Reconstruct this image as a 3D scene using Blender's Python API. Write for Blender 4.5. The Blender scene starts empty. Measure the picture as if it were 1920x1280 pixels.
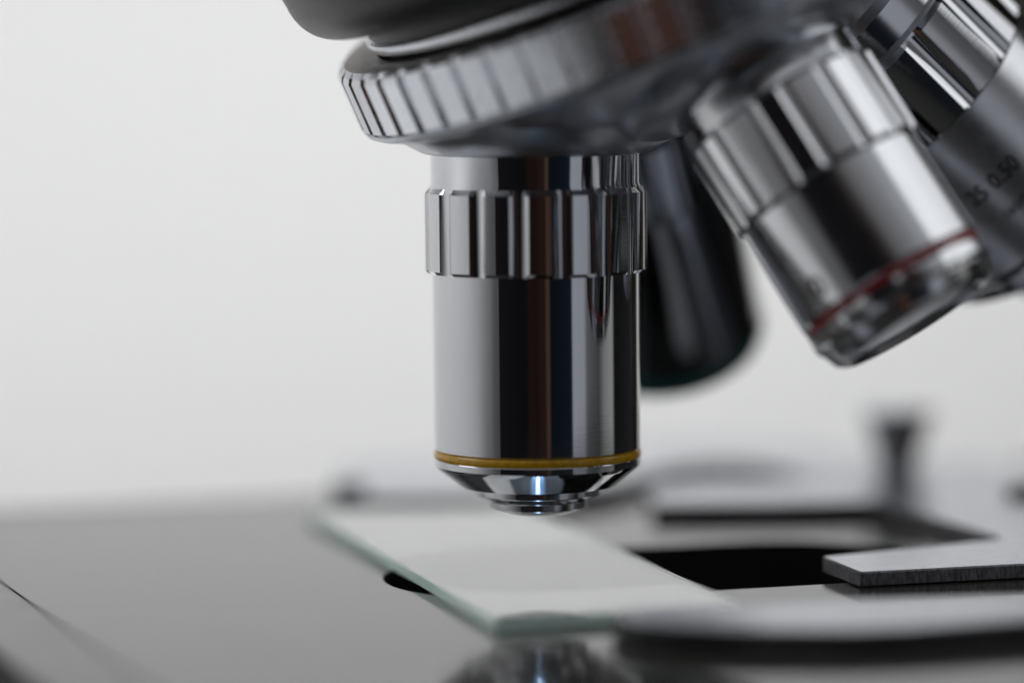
import bpy, bmesh, math, random
from mathutils import Vector, Matrix

# ---------------------------------------------------------------- scene basics
S = 0.01                                   # one millimetre of the subject
sc = bpy.context.scene
col = sc.collection
random.seed(4)
sin, cos, R = math.sin, math.cos, math.radians


def tag(o, label=None, cat=None, group=None, kind=None):
    if label: o['label'] = label
    if cat: o['category'] = cat
    if group: o['group'] = group
    if kind: o['kind'] = kind
    return o


def empty(name, parent=None, mat=None):
    o = bpy.data.objects.new(name, None)
    o.empty_display_size = 0.05
    col.objects.link(o)
    if parent: o.parent = parent
    if mat is not None: o.matrix_local = mat
    return o


def mesh_obj(name, verts, faces, mats, parent=None, mat=None, fmat=None, sharp=32, smooth=True):
    me = bpy.data.meshes.new(name)
    me.from_pydata([tuple(c * S for c in v) for v in verts], [], faces)
    if not isinstance(mats, (list, tuple)): mats = [mats]
    for m in mats: me.materials.append(m)
    bm = bmesh.new(); bm.from_mesh(me)
    bmesh.ops.recalc_face_normals(bm, faces=bm.faces)
    bm.to_mesh(me); bm.free()
    if fmat:
        for p in me.polygons: p.material_index = fmat[p.index] if p.index < len(fmat) else 0
    for p in me.polygons: p.use_smooth = smooth
    if smooth: me.set_sharp_from_angle(angle=R(sharp))
    me.update()
    o = bpy.data.objects.new(name, me)
    col.objects.link(o)
    if parent: o.parent = parent
    if mat is not None: o.matrix_local = mat
    return o


def lathe(prof, n=160):
    """profile of (radius, z) pairs turned about z; ends on the axis are closed"""
    V, F, rows = [], [], []
    for r, z in prof:
        if r < 1e-6:
            rows.append([len(V)]); V.append((0, 0, z))
        else:
            rows.append(list(range(len(V), len(V) + n)))
            for i in range(n):
                a = 2 * math.pi * i / n
                V.append((r * sin(a), -r * cos(a), z))
    for a, b in zip(rows, rows[1:]):
        for i in range(n):
            j = (i + 1) % n
            if len(a) == 1 and len(b) == 1: continue
            if len(a) == 1: F.append((a[0], b[i], b[j]))
            elif len(b) == 1: F.append((a[i], b[0], a[j]))
            else: F.append((a[i], b[i], b[j], a[j]))
    return V, F


def fluted(section, levels):
    """closed cross-section [(angle, radius)] swept through levels [(z, radius cap, radius offset)]"""
    V, F = [], []
    n = len(section)
    for z, cap, off in levels:
        for a, r in section:
            q = min(r + off, cap)
            V.append((q * sin(a), -q * cos(a), z))
    for k in range(len(levels) - 1):
        for i in range(n):
            j = (i + 1) % n
            F.append((k * n + i, (k + 1) * n + i, (k + 1) * n + j, k * n + j))
    return V, F


def flute_section(r, n, land, depth, phase, sub=5, gsub=8, flat=False):
    out = []
    pitch = 2 * math.pi / n
    for k in range(n):
        c = phase + k * pitch
        g = (pitch - land) / 2
        for i in range(gsub + 1):
            u = -1 + 2 * i / gsub
            d = depth * (1 - u * u) if not flat else depth * min(1, 3.2 * (1 - abs(u)))
            out.append((c + u * g, r - d))
        for i in range(1, sub):
            out.append((c + g + land * i / sub, r))
    return out


def inset(pts, d):
    n = len(pts); out = []
    area = sum(pts[i][0] * pts[(i + 1) % n][1] - pts[(i + 1) % n][0] * pts[i][1] for i in range(n))
    sg = 1 if area > 0 else -1
    for i in range(n):
        p0, p1, p2 = Vector(pts[i - 1]), Vector(pts[i]), Vector(pts[(i + 1) % n])
        a, b = (p1 - p0).normalized(), (p2 - p1).normalized()
        na, nb = Vector((-a.y, a.x)) * sg, Vector((-b.y, b.x)) * sg
        m = (na + nb)
        m = m.normalized() if m.length > 1e-6 else na
        k = max(0.35, m.dot(na))
        q = p1 + m * (d / k)
        out.append((q.x, q.y))
    return out


def rounded(pts, r, seg=5):
    n = len(pts); out = []
    rr = r if isinstance(r, (list, tuple)) else [r] * n
    for i in range(n):
        p0, p1, p2 = Vector(pts[i - 1]), Vector(pts[i]), Vector(pts[(i + 1) % n])
        a, b = (p0 - p1), (p2 - p1)
        la, lb = a.length, b.length
        a.normalize(); b.normalize()
        ang = a.angle(b) / 2
        d = min(rr[i] / max(1e-3, math.tan(ang)), la * .45, lb * .45)
        q0, q2 = p1 + a * d, p1 + b * d
        for s in range(seg + 1):
            t = s / seg
            q = q0 * (1 - t) ** 2 + p1 * 2 * t * (1 - t) + q2 * t * t
            out.append((q.x, q.y))
    return out


# everything that lies on the stage is drawn on a plan whose origin is the optical axis; plan -> world below
PLAN = Vector((.05, 6.4, -1.0))


def plate(name, outer, holes, z0, z1, bev, mats, parent=None, mat=None, sharp=40):
    """flat plate with chamfered top edges and any number of holes; side faces take the second material"""
    loops = [(outer, bev)] + [(h, -bev) for h in holes]
    bm = bmesh.new()
    fl = {}
    def ring(pts, z): return [bm.verts.new(((x * 1.02 + .05) * S, (y * 1.02 + 6.4) * S, (z * 1.02 - 1.0) * S)) for x, y in pts]
    tops, bots = [], []
    side = []
    for pts, b in loops:
        t = ring(inset(pts, b), z1) if b else ring(pts, z1)
        m = ring(pts, z1 - abs(b)) if b else t
        w = ring(pts, z0 + abs(b) * .6)
        q = ring(inset(pts, b * .6) if b else pts, z0)
        n = len(pts)
        seq = [t, m, w, q] if b else [t, w, q]
        for r1, r2 in zip(seq, seq[1:]):
            for i in range(n):
                side.append(bm.faces.new((r1[i], r1[(i + 1) % n], r2[(i + 1) % n], r2[i])))
        tops.append(t); bots.append(q)
    for f in side: f.material_index = 1 if len(mats) > 1 else 0
    for grp in (tops, bots):
        ed = []
        for lp in grp:
            for i in range(len(lp)):
                e = bm.edges.get((lp[i], lp[(i + 1) % len(lp)]))
                ed.append(e)
        bmesh.ops.triangle_fill(bm, use_beauty=True, use_dissolve=False, edges=ed)
    bmesh.ops.recalc_face_normals(bm, faces=bm.faces)
    me = bpy.data.meshes.new(name)
    bm.to_mesh(me); bm.free()
    for m in mats: me.materials.append(m)
    for p in me.polygons: p.use_smooth = True
    me.set_sharp_from_angle(angle=R(sharp))
    o = bpy.data.objects.new(name, me)
    col.objects.link(o)
    if parent: o.parent = parent
    if mat is not None: o.matrix_local = mat
    return o


def box(V, F, x0, x1, y0, y1, z0, z1):
    b = len(V)
    V += [(x, y, z) for z in (z0, z1) for y in (y0, y1) for x in (x0, x1)]
    F += [tuple(b + i for i in f) for f in ((0, 2, 3, 1), (4, 5, 7, 6), (0, 1, 5, 4), (2, 6, 7, 3), (0, 4, 6, 2), (1, 3, 7, 5))]


# ---------------------------------------------------------------- materials
def new_mat(name):
    m = bpy.data.materials.new(name); m.use_nodes = True
    nt = m.node_tree
    return m, nt, nt.nodes['Principled BSDF']


def mat(name, color, rough=.4, metal=0., ior=1.5, rvar=0., nscale=300., bump=0., cvar=0., stretch=None, spec=.5,
        coat=0., bdist=.0004):
    m, nt, b = new_mat(name)
    N, L = nt.nodes, nt.links
    b.inputs['Base Color'].default_value = (*color, 1)
    b.inputs['Roughness'].default_value = rough
    b.inputs['Metallic'].default_value = metal
    b.inputs['IOR'].default_value = ior
    b.inputs['Specular IOR Level'].default_value = spec
    if coat:
        b.inputs['Coat Weight'].default_value = coat
        b.inputs['Coat Roughness'].default_value = .1
    if rvar or bump or cvar:
        tc = N.new('ShaderNodeTexCoord'); mp = N.new('ShaderNodeMapping')
        L.new(tc.outputs['Object'], mp.inputs[0])
        if stretch: mp.inputs['Scale'].default_value = stretch
        nz = N.new('ShaderNodeTexNoise'); nz.inputs['Scale'].default_value = nscale
        nz.inputs['Detail'].default_value = 5
        L.new(mp.outputs[0], nz.inputs['Vector'])
        if rvar:
            mr = N.new('ShaderNodeMapRange')
            mr.inputs['From Min'].default_value = .3; mr.inputs['From Max'].default_value = .7
            mr.inputs['To Min'].default_value = max(.01, rough - rvar); mr.inputs['To Max'].default_value = rough + rvar
            L.new(nz.outputs['Fac'], mr.inputs[0]); L.new(mr.outputs[0], b.inputs['Roughness'])
        if cvar:
            mx = N.new('ShaderNodeMix'); mx.data_type = 'RGBA'
            mx.inputs['A'].default_value = (*[c * (1 - cvar) for c in color], 1)
            mx.inputs['B'].default_value = (*[min(1, c * (1 + cvar)) for c in color], 1)
            mr2 = N.new('ShaderNodeMapRange')
            mr2.inputs['From Min'].default_value = .35; mr2.inputs['From Max'].default_value = .65
            L.new(nz.outputs['Fac'], mr2.inputs[0]); L.new(mr2.outputs[0], mx.inputs['Factor'])
            L.new(mx.outputs['Result'], b.inputs['Base Color'])
        if bump:
            bp = N.new('ShaderNodeBump'); bp.inputs['Strength'].default_value = bump
            bp.inputs['Distance'].default_value = bdist
            L.new(nz.outputs['Fac'], bp.inputs['Height']); L.new(bp.outputs[0], b.inputs['Normal'])
    return m


# polished plating: faint turned rings run round every lathe part (noise stretched along the turning axis)
M_chrome = mat('polished_chrome', (.63, .64, .665), .028, 1, rvar=.012, nscale=60, bump=.14, stretch=(.4, .4, 14), bdist=.0002)
def dusty(m, scale, keep, size, rough):
    nt = m.node_tree; N, L = nt.nodes, nt.links; b = N['Principled BSDF']
    tc = N.new('ShaderNodeTexCoord')
    vo = N.new('ShaderNodeTexVoronoi'); vo.inputs['Scale'].default_value = scale; vo.inputs['Randomness'].default_value = 1
    L.new(tc.outputs['Object'], vo.inputs['Vector'])
    sx = N.new('ShaderNodeSeparateColor'); L.new(vo.outputs['Color'], sx.inputs[0])
    rad = N.new('ShaderNodeMath'); rad.operation = 'MULTIPLY'; rad.inputs[1].default_value = size; L.new(sx.outputs[1], rad.inputs[0])
    lt = N.new('ShaderNodeMath'); lt.operation = 'LESS_THAN'; L.new(vo.outputs['Distance'], lt.inputs[0]); L.new(rad.outputs[0], lt.inputs[1])
    gt = N.new('ShaderNodeMath'); gt.operation = 'GREATER_THAN'; gt.inputs[1].default_value = keep; L.new(sx.outputs[0], gt.inputs[0])
    mk = N.new('ShaderNodeMath'); mk.operation = 'MULTIPLY'; L.new(lt.outputs[0], mk.inputs[0]); L.new(gt.outputs[0], mk.inputs[1])
    old = b.inputs['Roughness'].links[0].from_socket
    mx = N.new('ShaderNodeMix'); L.new(mk.outputs[0], mx.inputs['Factor']); L.new(old, mx.inputs['A']); mx.inputs['B'].default_value = rough
    L.new(mx.outputs['Result'], b.inputs['Roughness'])


dusty(M_chrome, 210, .8, .13, .16)
M_chrome_far = mat('polished_chrome_soft', (.6, .61, .63), .14, 1, rvar=.03, nscale=60)
M_nose = mat('turned_chrome_cone', (.6, .61, .635), .05, 1, rvar=.015, nscale=60)
M_dark_chrome = mat('black_chrome', (.22, .235, .26), .10, 1, rvar=.03, nscale=40)
M_satin = mat('satin_plating', (.60, .62, .66), .24, 1, rvar=.05, nscale=120, bump=.04)
M_dome = mat('satin_dome', (.46, .48, .52), .33, 1, rvar=.04, nscale=90)
M_taupe = mat('bare_turned_metal', (.33, .31, .29), .38, .85, rvar=.08, nscale=200, bump=.1)
M_black = mat('black_satin_paint', (.014, .014, .015), .4, 0, rvar=.05, nscale=260, bump=.12, bdist=.0006)
M_screw = mat('dark_grey_screw', (.20, .20, .21), .42, .4)
M_crinkle = mat('black_crinkle_paint', (.022, .022, .024), .42, 0, rvar=.1, nscale=420, bump=.7, bdist=.0015)
M_olive = mat('dark_olive_paint', (.050, .045, .022), .4, 0, rvar=.06, nscale=160, bump=.1)
M_stage = mat('black_stage_lacquer', (.042, .041, .037), .085, 0, ior=1.45, rvar=.025, nscale=14, bump=.0, cvar=.1)
M_rim = mat('stage_rim_lacquer', (.03, .03, .029), .16, 0, ior=1.42, rvar=.03, nscale=20)
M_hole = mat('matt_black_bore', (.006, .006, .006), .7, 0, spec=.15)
M_holder = mat('grey_enamel_holder', (.66, .68, .75), .2, .55, ior=1.6, rvar=.015, nscale=80)
M_finger = mat('grey_enamel_finger', (.52, .54, .60), .2, .55, ior=1.6, rvar=.015, nscale=80)
M_edge = mat('worn_cast_edge', (.17, .17, .18), .5, .5, rvar=.12, nscale=330, bump=.45, cvar=.35, bdist=.002, stretch=(1, 1, .35))
M_far_edge = mat('grey_finger_edge', (.22, .23, .25), .4, .4)
M_finger_edge = mat('dark_finger_edge', (.035, .035, .037), .4, .4, rvar=.1, nscale=150)
M_yellow = mat('yellow_lacquer_band', (.64, .345, .008), .22, 0, ior=1.5, rvar=.05, nscale=160, cvar=.15)
M_red = mat('red_lacquer_band', (.24, .010, .012), .22, 0)
M_teal = mat('dark_teal_band', (.012, .11, .11), .3, 0)
M_ink = mat('black_engraving', (.006, .006, .007), .5, 0)
M_lens = mat('lens_glass', (.02, .03, .05), .03, 0, ior=1.7)

# slide glass: clear with a greenish body, and fine-ground pale green edges
M_glass, nt, b = new_mat('slide_glass')
b.inputs['Base Color'].default_value = (.975, .985, .98, 1)
b.inputs['Roughness'].default_value = .012
b.inputs['IOR'].default_value = 1.52
b.inputs['Transmission Weight'].default_value = 1
M_gedge, nt, b = new_mat('slide_ground_edge')
b.inputs['Base Color'].default_value = (.76, .97, .89, 1)
b.inputs['Roughness'].default_value = .4
b.inputs['IOR'].default_value = 1.5
b.inputs['Transmission Weight'].default_value = .12

M_wall = mat('white_wall_paint', (.80, .799, .795), .8, 0, spec=.2)

# ---------------------------------------------------------------- camera
CAM = Vector((-2.381, -318.878, 50.0)) * S
pitch, roll = R(5.05), R(.57)
r0 = Vector((1, 0, 0)); fw = Vector((0, cos(pitch), -sin(pitch))); u0 = Vector((0, sin(pitch), cos(pitch)))
rx = r0 * cos(roll) - u0 * sin(roll); up = r0 * sin(roll) + u0 * cos(roll)
cd = bpy.data.cameras.new('camera'); cam = bpy.data.objects.new('camera', cd); col.objects.link(cam)
cam.matrix_world = Matrix(((rx.x, up.x, -fw.x, CAM.x), (rx.y, up.y, -fw.y, CAM.y), (rx.z, up.z, -fw.z, CAM.z), (0, 0, 0, 1)))
cd.sensor_width = 36; cd.lens = 6200 / 1920 * 36
cd.clip_start = .05; cd.clip_end = 200
cd.dof.use_dof = True
cd.dof.focus_distance = 315 * S
cd.dof.aperture_fstop = cd.lens / 1000 / (21 * S)
cd.dof.aperture_blades = 0
sc.camera = cam

# ---------------------------------------------------------------- backdrop
pts = [(900, 700)]
pts += [(x, 700) for x in (600, 300, 0, -250)]
for i in range(1, 13):
    a = R(90 * i / 12)
    pts.append((-250 - 400 * sin(a), 300 + 400 * cos(a)))
pts += [(-650, y) for y in (100, -200, -500, -720)]
V, F = [], []
for x, y in pts: V += [(x, y, -420), (x, y, 620)]
for i in range(len(pts) - 1): F.append((2 * i, 2 * i + 2, 2 * i + 3, 2 * i + 1))
wall = mesh_obj('wall', V, F, M_wall, sharp=60)
so = wall.modifiers.new('thick', 'SOLIDIFY'); so.thickness = .2; so.offset = 1
tbl = mesh_obj('table', [(-640, -330, -130), (700, -330, -130), (700, 695, -130), (-640, 695, -130)], [(0, 1, 2, 3)], M_wall)
tag(tbl, 'white table top below the microscope', kind='structure')
tag(wall, 'plain pale grey white wall, blurred, behind the microscope', kind='structure')

# ---------------------------------------------------------------- microscope
scope = empty('microscope')
tag(scope, 'laboratory microscope with four chrome objectives on a tilted revolving nosepiece over its stage', 'microscope')

AL, PS = R(24.3), R(21.4)
T = Vector((sin(AL) * cos(PS), sin(AL) * sin(PS), -cos(AL)))     # turning axis of the nosepiece, pointing down
APEX = Vector((0, 0, 82.2)); LM = 42.2                            # objectives fan out from the apex
Mdir = Vector((0, 0, -1))
U_ = (Mdir - T * cos(AL)) / sin(AL); V_ = T.cross(U_)
def odir(deg): return (T * cos(AL) + (U_ * cos(R(deg)) + V_ * sin(R(deg))) * sin(AL)).normalized()
def frame(d, origin):
    """axes for a thing turned about d: local z against d, local -y towards the front"""
    z = -d.normalized(); f = Vector((0, -1, 0)); f = (f - z * f.dot(z)).normalized()
    x = z.cross(f); y = -f
    o = origin * S
    return Matrix(((x.x, y.x, z.x, o.x), (x.y, y.y, z.y, o.y), (x.z, y.z, z.z, o.z), (0, 0, 0, 1)))


# --- objectives. Local z = 0 at the apex, so z = -t along the axis
def engrave(text, size, r, t, theta, parent, name='engraving', wide=1.0, bold=.0):
    cu = bpy.data.curves.new('engraving_text', 'FONT'); cu.body = text; cu.size = size; cu.resolution_u = 5; cu.offset = bold
    tmp = bpy.data.objects.new('engraving_text', cu); col.objects.link(tmp)
    bpy.context.view_layer.update()
    dg = bpy.context.evaluated_depsgraph_get()
    me0 = tmp.evaluated_get(dg).to_mesh()
    vv = [tuple(v.co) for v in me0.vertices]; ff = [tuple(p.vertices) for p in me0.polygons]
    tmp.evaluated_get(dg).to_mesh_clear()
    bpy.data.objects.remove(tmp); bpy.data.curves.remove(cu)
    out = []
    for x, y, z in vv:
        a = theta + x * wide / r
        out.append(((r + .02) * sin(a), -(r + .02) * cos(a), -t + y))
    return mesh_obj(name, out, ff, M_ink, parent, smooth=False)


def objective(deg, label, neck, kn, barrel, nose, band, metal, phase, n_fl=16, cond=None):
    d = odir(deg)
    o = empty('objective_lens', scope, frame(d, APEX))
    tag(o, label)
    rn, t_sh = neck
    rk, tk0, tk1 = kn
    rb, tb0, tb1 = barrel
    V, F = lathe([(0, -36), (rn, -36), (rn, -t_sh), (rk - .45, -tk0 + .02), (rk - .45, -tk0 - .3)])
    mesh_obj('neck', V, F, metal, o)
    V, F = lathe([(0, -38), (15.5, -38.6), (13.2, -40.9), (rn + .9, -42.05), (rn + .45, -42.2), (0, -42.2)])
    mesh_obj('seat', V, F, M_dome, o)
    sec = flute_section(rk, n_fl, R(360 / n_fl * .56), rk * .042, R(phase))
    V, F = fluted(sec, [(-tk0, rk - .42, 0), (-tk0 - .5, 99, 0), (-tk1 + .3, 99, 0), (-tk1, rk - .26, 0)])
    n = len(sec)
    b0 = len(V)
    V += [(0, 0, -tk0), (0, 0, -tk1)]
    for i in range(n):
        j = (i + 1) % n
        F.append((b0, i, j)); F.append((b0 + 1, 3 * n + j, 3 * n + i))
    mesh_obj('knurled_collar', V, F, metal, o, sharp=20)
    V, F = lathe([(0, -tb0), (rb - .12, -tb0), (rb, -tb0 - .12), (rb, -tb1 + .25), (rb - .25, -tb1), (0, -tb1)])
    mesh_obj('barrel', V, F, metal, o)
    if band:
        m, t0, t1, bulge = band
        k = 8
        pr = [(0, -t0)]
        for i in range(k + 1):
            a = math.pi * i / k
            pr.append((rb - .28 + bulge * sin(a) ** .6, -t0 - (t1 - t0) * (.5 - .5 * cos(a))))
        pr.append((0, -t1))
        V, F = lathe(pr)
        mesh_obj('colour_band', V, F, m, o)
    V, F = lathe([(r, -t) for r, t in nose])
    mesh_obj('nose_cone', V, F, M_nose if deg == 0 else metal, o, sharp=18)
    return o


z2t = lambda z: APEX.z - z
nose_main = [(0, z2t(10.7)), (9.95, z2t(10.7)), (10.02, z2t(10.6)), (10.02, z2t(10.0)), (9.75, z2t(9.68)), (9.66, z2t(9.60)),
             (7.62, z2t(8.0)), (7.45, z2t(7.88)), (6.13, z2t(7.86)), (6.13, z2t(7.12)), (6.05, z2t(7.04)),
             (4.82, z2t(6.50)), (4.74, z2t(6.42)), (4.74, z2t(5.80)), (4.66, z2t(5.72)), (3.1, z2t(5.20)), (2.95, z2t(5.18)),
             (1.5, z2t(5.35)), (0, z2t(5.35))]
objective(0, 'vertical chrome objective with a yellow band, aimed at the glass slide', (10.1, 45.0), (10.72, z2t(36.8), z2t(28.6)),
          (10.02, z2t(28.75), z2t(11.35)), nose_main, (M_yellow, z2t(11.45), z2t(10.55), .34), M_chrome, 13.7)

tf = 54.2
nose_f = [(0, 67.4), (8.75, 67.4), (8.75, 67.7), (8.3, 68.9), (7.6, 69.35), (7.2, 69.4), (6.6, 68.9), (2.5, 68.9), (0, 68.9)]
o_f = objective(270, 'short chrome objective with a red band, leaning towards the front', (9.2, 45.0), (9.75, 45.3, tf),
                (9.25, tf + .12, 65.0), nose_f, (M_red, 64.95, 65.8, .16), M_chrome_far, 4)
sec = flute_section(9.2, 10, R(20), .22, R(7), sub=4, gsub=8)
V, F = fluted(sec, [(-65.8, 9.05, 0), (-65.95, 99, 0), (-67.1, 99, 0), (-67.6, 8.8, -.15)])
n_ = len(sec); b0 = len(V)
V += [(0, 0, -65.8), (0, 0, -67.6)]
for i in range(n_):
    j = (i + 1) % n_
    F.append((b0, i, j)); F.append((b0 + 1, 3 * n_ + j, 3 * n_ + i))
mesh_obj('notched_ring', V, F, M_chrome_far, o_f, sharp=30)
engrave('10', 2.7, 9.25, 63.6, R(-54), o_f, bold=.07)

nose_o = [(0, 72.5), (12.6, 72.5), (12.7, 72.6), (12.7, 74), (12.0, 74.8), (8, 78), (7.8, 79), (4.5, 79.5), (4.3, 80), (0, 80)]
o_o = objective(180, 'chrome objective engraved 25, slanting to the right edge', (12.4, 45.6), (13.4, 46.0, 55.5),
                (12.8, 55.65, 72.0), nose_o, None, M_chrome, 9, 14)
M_barrel = mat('dull_chrome_barrel', (.66, .67, .70), .22, 1, rvar=.03, nscale=60)
for ch in o_o.children:
    if ch.name.startswith('barrel'): ch.data.materials[0] = M_barrel
engrave('25 0.50', 2.55, 12.8, 63.8, R(-24), o_o, wide=.82, bold=.03)
engrave('160/0.17', 1.5, 12.8, 67.0, R(-18), o_o, wide=.9, bold=.02)

nose_b = [(0, 76.4), (9.6, 76.4), (9.75, 76.5), (9.6, 77.1), (8.9, 77.7), (5, 79.4), (4.8, 80.4), (0, 80.4)]
objective(90, 'dark objective with a teal band, blurred behind the vertical one', (9.6, 45.0), (10.3, 45.3, 54.5),
          (9.9, 54.6, 74.9), nose_b, (M_teal, 74.8, 76.6, .34), M_dark_chrome, 0)

# --- nosepiece (local z = -t along the turning axis)
FT = frame(T, APEX)
nose = empty('nosepiece', scope, FT)
tb = 30.9                                                       # lower end of the flutes
sec = flute_section(31.0, 52, R(360 / 52 * .70), .5, R(1.5), sub=3, gsub=6, flat=True)
V, F = fluted(sec, [(-tb + 6.75, 30.1, 0), (-tb + 6.35, 30.75, 0), (-tb + 5.9, 99, 0), (-tb + .75, 99, 0), (-tb + .45, 30.58, 0), (-tb + .2, 30.55, 0)])
mesh_obj('grip_ring', V, F, M_satin, nose, sharp=24)
V, F = lathe([(26.3, -tb + 3), (26.3, -tb + 6.2), (26.6, -tb + 6.5), (30.0, -tb + 6.78), (30.12, -tb + 6.72), (30.12, -tb + 3)])
mesh_obj('top_face', V, F, M_taupe, nose)
pr = [(30.4, -tb + .6), (30.85, -tb + .42), (30.88, -tb + .2), (30.75, -tb - .1), (30.2, -tb - .5), (29.6, -tb - .75)]
for i in range(19):
    a = R(42.3 * (1 - i / 18)); pr.append((42.15 * sin(a), -42.15 * cos(a)))
V, F = lathe(pr)
mesh_obj('dome', V, F, M_dome, nose, sharp=50)
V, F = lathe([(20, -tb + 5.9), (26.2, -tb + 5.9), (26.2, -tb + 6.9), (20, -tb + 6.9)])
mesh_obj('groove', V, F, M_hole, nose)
V, F = lathe([(24, -tb + 6.9), (26.7, -tb + 6.9), (27.15, -tb + 7.25), (27.25, -tb + 7.6), (27.15, -tb + 8.1), (26.7, -tb + 8.45), (24, -tb + 8.5)])
mesh_obj('flange', V, F, M_satin, nose)
V, F = lathe([(24, -tb + 8.4), (26.75, -tb + 8.4), (26.6, -tb + 8.9), (26.35, -tb + 12), (24, -tb + 12)])
mesh_obj('neck', V, F, M_crinkle, nose)

# --- head housing above the nosepiece
pr = [(0, -tb + 9.6), (25.6, -tb + 9.7), (28.5, -tb + 10.0)]
for i in range(0, 11):
    a = R(90 * i / 10)
    pr.append((29.6 + 3.2 * sin(a) * 1.0, -tb + 10.25 + 4.2 * (1 - cos(a))))
pr += [(33.3, -tb + 18), (33.9, -tb + 24), (34, -tb + 44), (32, -tb + 47), (0, -tb + 47)]
V, F = lathe(pr)
head = mesh_obj('head_housing', V, F, M_black, scope, FT)

# --- arm, out of the frame to the right except for its inner corner; it shows in the chrome
prof = [(-14, 94), (20, 92), (44, 80), (62, 64), (72, 51), (78, 43), (92, 37), (110, 27), (126, 10), (129, -40), (129, -125), (175, -125), (175, 70),
        (156, 104), (134, 128), (90, 142), (-14, 142)]
prof = rounded(prof, 9, 4)
V, F = [], []
n = len(prof)
W = 20
for yy, ins in ((-40, 2.5), (-37.5, 0), (W - 2.5, 0), (W, 2.5)):
    for x, z in (inset(prof, ins) if ins else prof): V.append((x, yy, z))
for k in range(3):
    for i in range(n):
        j = (i + 1) % n
        F.append((k * n + i, k * n + j, (k + 1) * n + j, (k + 1) * n + i))
F.append(tuple(range(n))); F.append(tuple(range(3 * n, 4 * n))[::-1])
mesh_obj('arm', V, F, M_olive, scope, Matrix.Rotation(R(45), 4, 'Z'))

# --- stage
def along(a, nrm, ang=R(16)): return (a * cos(ang) - nrm * sin(ang), a * sin(ang) + nrm * cos(ang))
hole = []
for i in range(25):
    q = R(90 + 180 * i / 24); hole.append(along(-2.7 + 14 * cos(q), -6.2 + 14 * sin(q)))
for i in range(25):
    q = R(270 + 180 * i / 24); hole.append(along(23 + 14 * cos(q), -6.2 + 14 * sin(q)))
stage = empty('stage', scope)
outer = rounded([(-66.5, 34.4), (-12.5, -112), (128, -75), (78, 74)], 3.0, 6)
plate('stage_plate', outer, [hole], -11.0, 0, .06, [M_stage, M_hole], stage)
lip = inset(outer, -8.2)
plate('stage_rim', rounded(lip, .1, 1), [inset(outer, .6)], -11.5, -.12, .4, [M_rim, M_hole], stage)
# unseen condenser body, shifted off-axis to block table reflections in the nose cone
V, F = lathe([(0, -16), (12, -16), (18, -17), (18, -40), (0, -40)], 96)
cn = mesh_obj('condenser_blocker', V, F, M_hole, scope, Matrix.Translation(Vector((10, 0, 0)) * S))
V, F = lathe([(0, -13.6), (3, -13.8), (6, -14.5), (8, -15.7), (8, -16.1), (0, -16.1)], 96)
mesh_obj('condenser_lens', V, F, M_lens, cn, Matrix.Translation(Vector((-10, 0, 0)) * S))

# --- specimen holder on the stage
holder = empty('slide_holder', scope)
fork = [(27.0, -6.2), (29.6, -15.9), (45.4, -11.9), (76, -3.5), (60, 52), (52, 68), (38, 64), (30, 49.5), (14.6, 45.2), (12.6, 42.6), (12.4, 31.2),
        (24, 30.9), (36.0, 31.6), (37.6, 29.0), (45.6, 5.2), (45.2, 3.6)]
rad = [.5, .45, 3, 2, 2, 3, 2, 3, 1.2, 1.0, 1.0, 2, 1.2, 1.2, .6, .6]
plate('fork_plate', rounded(fork, rad, 4), [], .12, 1.5, .16, [M_holder, M_edge], holder)
near = [(6.0, -38.8), (7.0, -36.9), (10.7, -36.5), (17.7, -35.4), (27.2, -33.7), (42.3, -32.3), (72, -25), (75, -33), (39.6, -45.2), (30, -48.3), (25.3, -48.9),
        (16.7, -48.2), (10.8, -46.6), (8.0, -45.0), (6.2, -42.8)]
f1 = plate('holder_finger', rounded(near, .8, 3), [], .35, 1.95, .22, [M_finger, M_finger_edge], holder)
far = [(-22.8, 43), (-21.0, 38.6), (-11.8, 38.2), (-.2, 39.9), (6.9, 44.0), (11.9, 52.0), (16.1, 60.5), (21.3, 64.5), (26.6, 61.5), (30.1, 54), (34, 51), (42, 53),
       (43, 66), (33, 82), (21.6, 88), (6.5, 83), (-6.3, 75), (-22.6, 68)]
f2 = plate('holder_finger', rounded(far, 1.4, 3), [], .3, 1.6, .2, [M_holder, M_far_edge], holder)
def on_plan(x, y, z=0): return Matrix.Translation((Vector((x * 1.02, y * 1.02, z * 1.02)) + PLAN) * S)
V, F = lathe([(0, 1.3), (2.0, 1.3), (2.3, 2.2), (2.9, 4.4), (3.7, 7.4), (3.8, 7.7), (4.4, 7.8), (4.4, 8.2), (4.2, 8.4), (0, 8.45)], 64)
mesh_obj('thumb_screw', V, F, [M_screw, M_holder], holder, on_plan(42.0, 60.5), fmat=[1 if (i // 64) >= 5 else 0 for i in range(len(F))])
V, F = lathe([(0, 1.4), (2.4, 1.4), (2.4, 2.3), (2.1, 2.5), (1.2, 2.5), (1.1, 2.2), (0, 2.2)], 48)
mesh_obj('screw', V, F, M_black, holder, on_plan(53.2, 36.0))
V, F = lathe([(0, 0), (1.9, 0), (1.9, 2.0), (1.6, 2.3), (0, 2.3)], 48)
mesh_obj('pin', V, F, M_black, holder, on_plan(-20.6, 46))
# added unseen black block, right of frame, for the dark band in the barrel
V, F = [], []
box(V, F, 0, 40, -26, 26, 0, 27)
cb = mesh_obj('dark_reflection_block', V, F, M_black, holder, Matrix.Translation(Vector((72.5, 24, -.9)) * S) @ Matrix.Rotation(R(16), 4, 'Z'), smooth=False)
bv = cb.modifiers.new('bevel', 'BEVEL'); bv.width = 2 * S; bv.segments = 3

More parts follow.
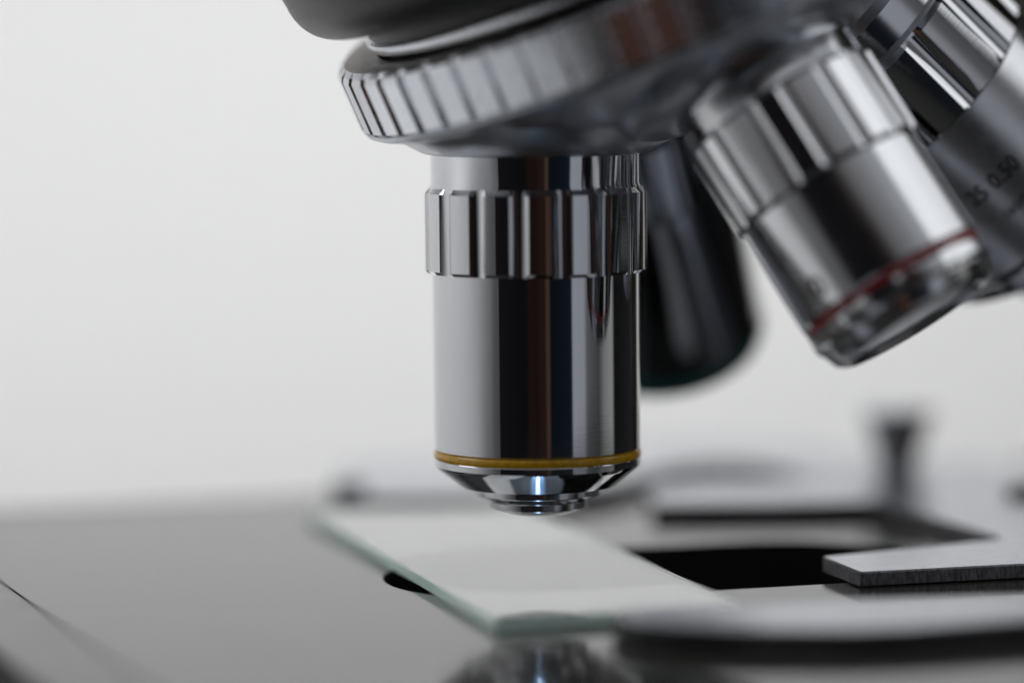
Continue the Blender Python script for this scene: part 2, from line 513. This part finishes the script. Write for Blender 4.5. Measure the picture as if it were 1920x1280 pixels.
# ---------------------------------------------------------------- glass slide
A0 = Vector((-4.1, -36.8)); dl = Vector((-.281, .960)); dw = Vector((.960, .281))
c = [A0, A0 + dw * 22.8, A0 + dw * 22.8 + dl * 72.2, A0 + dl * 72.2]
slide = plate('glass_slide', [(p.x, p.y) for p in c], [], .03, 1.03, .06, [M_glass, M_gedge], None, sharp=20)
tag(slide, 'clear glass specimen slide with pale green edges lying under the vertical objective', 'glass slide')

# ---------------------------------------------------------------- light
w = bpy.data.worlds.new('World'); sc.world = w; w.use_nodes = True
nt = w.node_tree; N, L = nt.nodes, nt.links
bg = N['Background']
tc = N.new('ShaderNodeTexCoord'); sp = N.new('ShaderNodeSeparateXYZ'); L.new(tc.outputs['Generated'], sp.inputs[0])
neg = N.new('ShaderNodeMath'); neg.operation = 'MULTIPLY'; neg.inputs[1].default_value = -1; L.new(sp.outputs['Y'], neg.inputs[0])
at = N.new('ShaderNodeMath'); at.operation = 'ARCTAN2'; L.new(sp.outputs['X'], at.inputs[0]); L.new(neg.outputs[0], at.inputs[1])
mr = N.new('ShaderNodeMapRange'); mr.inputs['From Min'].default_value = -math.pi; mr.inputs['From Max'].default_value = math.pi
L.new(at.outputs[0], mr.inputs[0])
cr = N.new('ShaderNodeValToRGB'); L.new(mr.outputs[0], cr.inputs[0])
stops = [(-180, (.02, .02, .02)), (-60, (.01, .01, .011)), (-12, (.005, .005, .006)), (-8, (.014, .008, .007)), (0, (.012, .007, .006)), (4, (.020, .011, .009)), (9, (.020, .010, .008)),
         (11, (.065, .038, .029)), (13.5, (.06, .036, .028)), (15, (.005, .006, .008)), (34, (.006, .010, .016)), (38.5, (.012, .014, .018)),
         (40, (.31, .33, .36)), (53, (.30, .31, .34)), (57, (.12, .12, .125)), (72, (.06, .062, .066)), (80, (.22, .22, .215)), (91, (.30, .30, .29)),
         (95, (.02, .02, .02)), (180, (.02, .02, .02))]
cr2 = N.new('ShaderNodeValToRGB'); L.new(mr.outputs[0], cr2.inputs[0])
low = [(-180, (.02, .02, .02)), (-40, (.006, .006, .007)), (-15, (.010, .008, .008)), (-10, (.085, .034, .022)), (-3, (.045, .020, .014)), (2, (.10, .042, .027)),
       (6, (.05, .024, .018)), (14, (.075, .036, .026)), (17, (.006, .006, .007)), (36, (.008, .010, .014)), (44, (.12, .125, .135)), (60, (.05, .05, .053)), (90, (.10, .10, .10)), (120, (.02, .02, .02))]
for ramp, table in ((cr, stops), (cr2, low)):
    el = ramp.color_ramp.elements
    while len(el) > 1: el.remove(el[-1])
    for k, (a, cc) in enumerate(table):
        e = el[0] if k == 0 else el.new((a + 180) / 360)
        e.position = (a + 180) / 360; e.color = (*cc, 1)
ml = N.new('ShaderNodeMapRange'); ml.inputs['From Min'].default_value = -.17; ml.inputs['From Max'].default_value = -.24
L.new(sp.outputs['Z'], ml.inputs[0])
mx0 = N.new('ShaderNodeMix'); mx0.data_type = 'RGBA'
L.new(ml.outputs[0], mx0.inputs['Factor']); L.new(cr.outputs[0], mx0.inputs['A']); L.new(cr2.outputs[0], mx0.inputs['B'])
mz = N.new('ShaderNodeMapRange'); mz.inputs['From Min'].default_value = .42; mz.inputs['From Max'].default_value = .72
L.new(sp.outputs['Z'], mz.inputs[0])
mx = N.new('ShaderNodeMix'); mx.data_type = 'RGBA'
L.new(mz.outputs[0], mx.inputs['Factor']); L.new(mx0.outputs['Result'], mx.inputs['A']); mx.inputs['B'].default_value = (.40, .41, .43, 1)
L.new(mx.outputs['Result'], bg.inputs['Color']); bg.inputs['Strength'].default_value = 1.0


def area(name, loc, target, size, radiance, color=(1, 1, 1), shape='RECTANGLE', sizey=None, spread=None):
    ld = bpy.data.lights.new(name, 'AREA'); ld.shape = shape; ld.size = size * S
    sy = (sizey or size) * S
    if shape in ('RECTANGLE', 'ELLIPSE'): ld.size_y = sy
    A = size * S * sy * (math.pi / 4 if shape in ('DISK', 'ELLIPSE') else 1)
    ld.energy = radiance * A * math.pi
    ld.color = color
    if spread: ld.spread = R(spread)
    o = bpy.data.objects.new(name, ld); col.objects.link(o)
    o.location = Vector(loc) * S
    o.rotation_euler = (Vector(target) - Vector(loc)).to_track_quat('-Z', 'Y').to_euler()
    return o


area('window_light', (600, 60, 430), (0, 0, 30), 760, .95, (.97, .985, 1), sizey=420)
area('wall_fill', (-30, 180, 190), (-10, 700, -30), 460, 12.8, (1, 1, 1), sizey=90)  # added lamp that brightens the back wall from above the frame
area('side_wall_fill', (-150, 120, 220), (-650, 40, -40), 420, 6.0, (1, 1, 1), sizey=90)  # second added lamp, aimed away from the subject at the left wall
area('table_fill', (-430, 40, 300), (-430, 40, -130), 260, 2.8, (1, 1, 1))  # added over the table so the grip ring mirrors a bright surface
area('illuminator', (0, -3.0, -13.5), (0, -3.0, 0), .5, 1.7, (.62, .82, 1.0), 'RECTANGLE', sizey=14, spread=75)
area('streak_glow_fill', (0, -3.0, -13.6), (0, -3.0, 0), 3.4, .24, (.25, .52, 1.0), 'RECTANGLE', sizey=14, spread=75)  # extra lamp, put in to spread blue around the nose-cone streak
area('nose_halo_fill', (-2, -3.0, -13.7), (-2, -3.0, 0), 17, .042, (.72, .86, 1.0), 'RECTANGLE', sizey=14, spread=90)  # wide dim lamp, added to lift the grey in the cone's reflection

# ---------------------------------------------------------------- render settings
sc.view_settings.view_transform = 'Standard'; sc.view_settings.look = 'None'
sc.view_settings.exposure = 0; sc.view_settings.gamma = 1; sc.view_settings.use_curve_mapping = False
sc.render.engine = 'CYCLES'
cy = sc.cycles
cy.use_denoising = True
cy.max_bounces = 12; cy.glossy_bounces = 8; cy.transmission_bounces = 10; cy.diffuse_bounces = 4
cy.caustics_reflective = True; cy.caustics_refractive = True
cy.blur_glossy = .3
cy.sample_clamp_indirect = 6
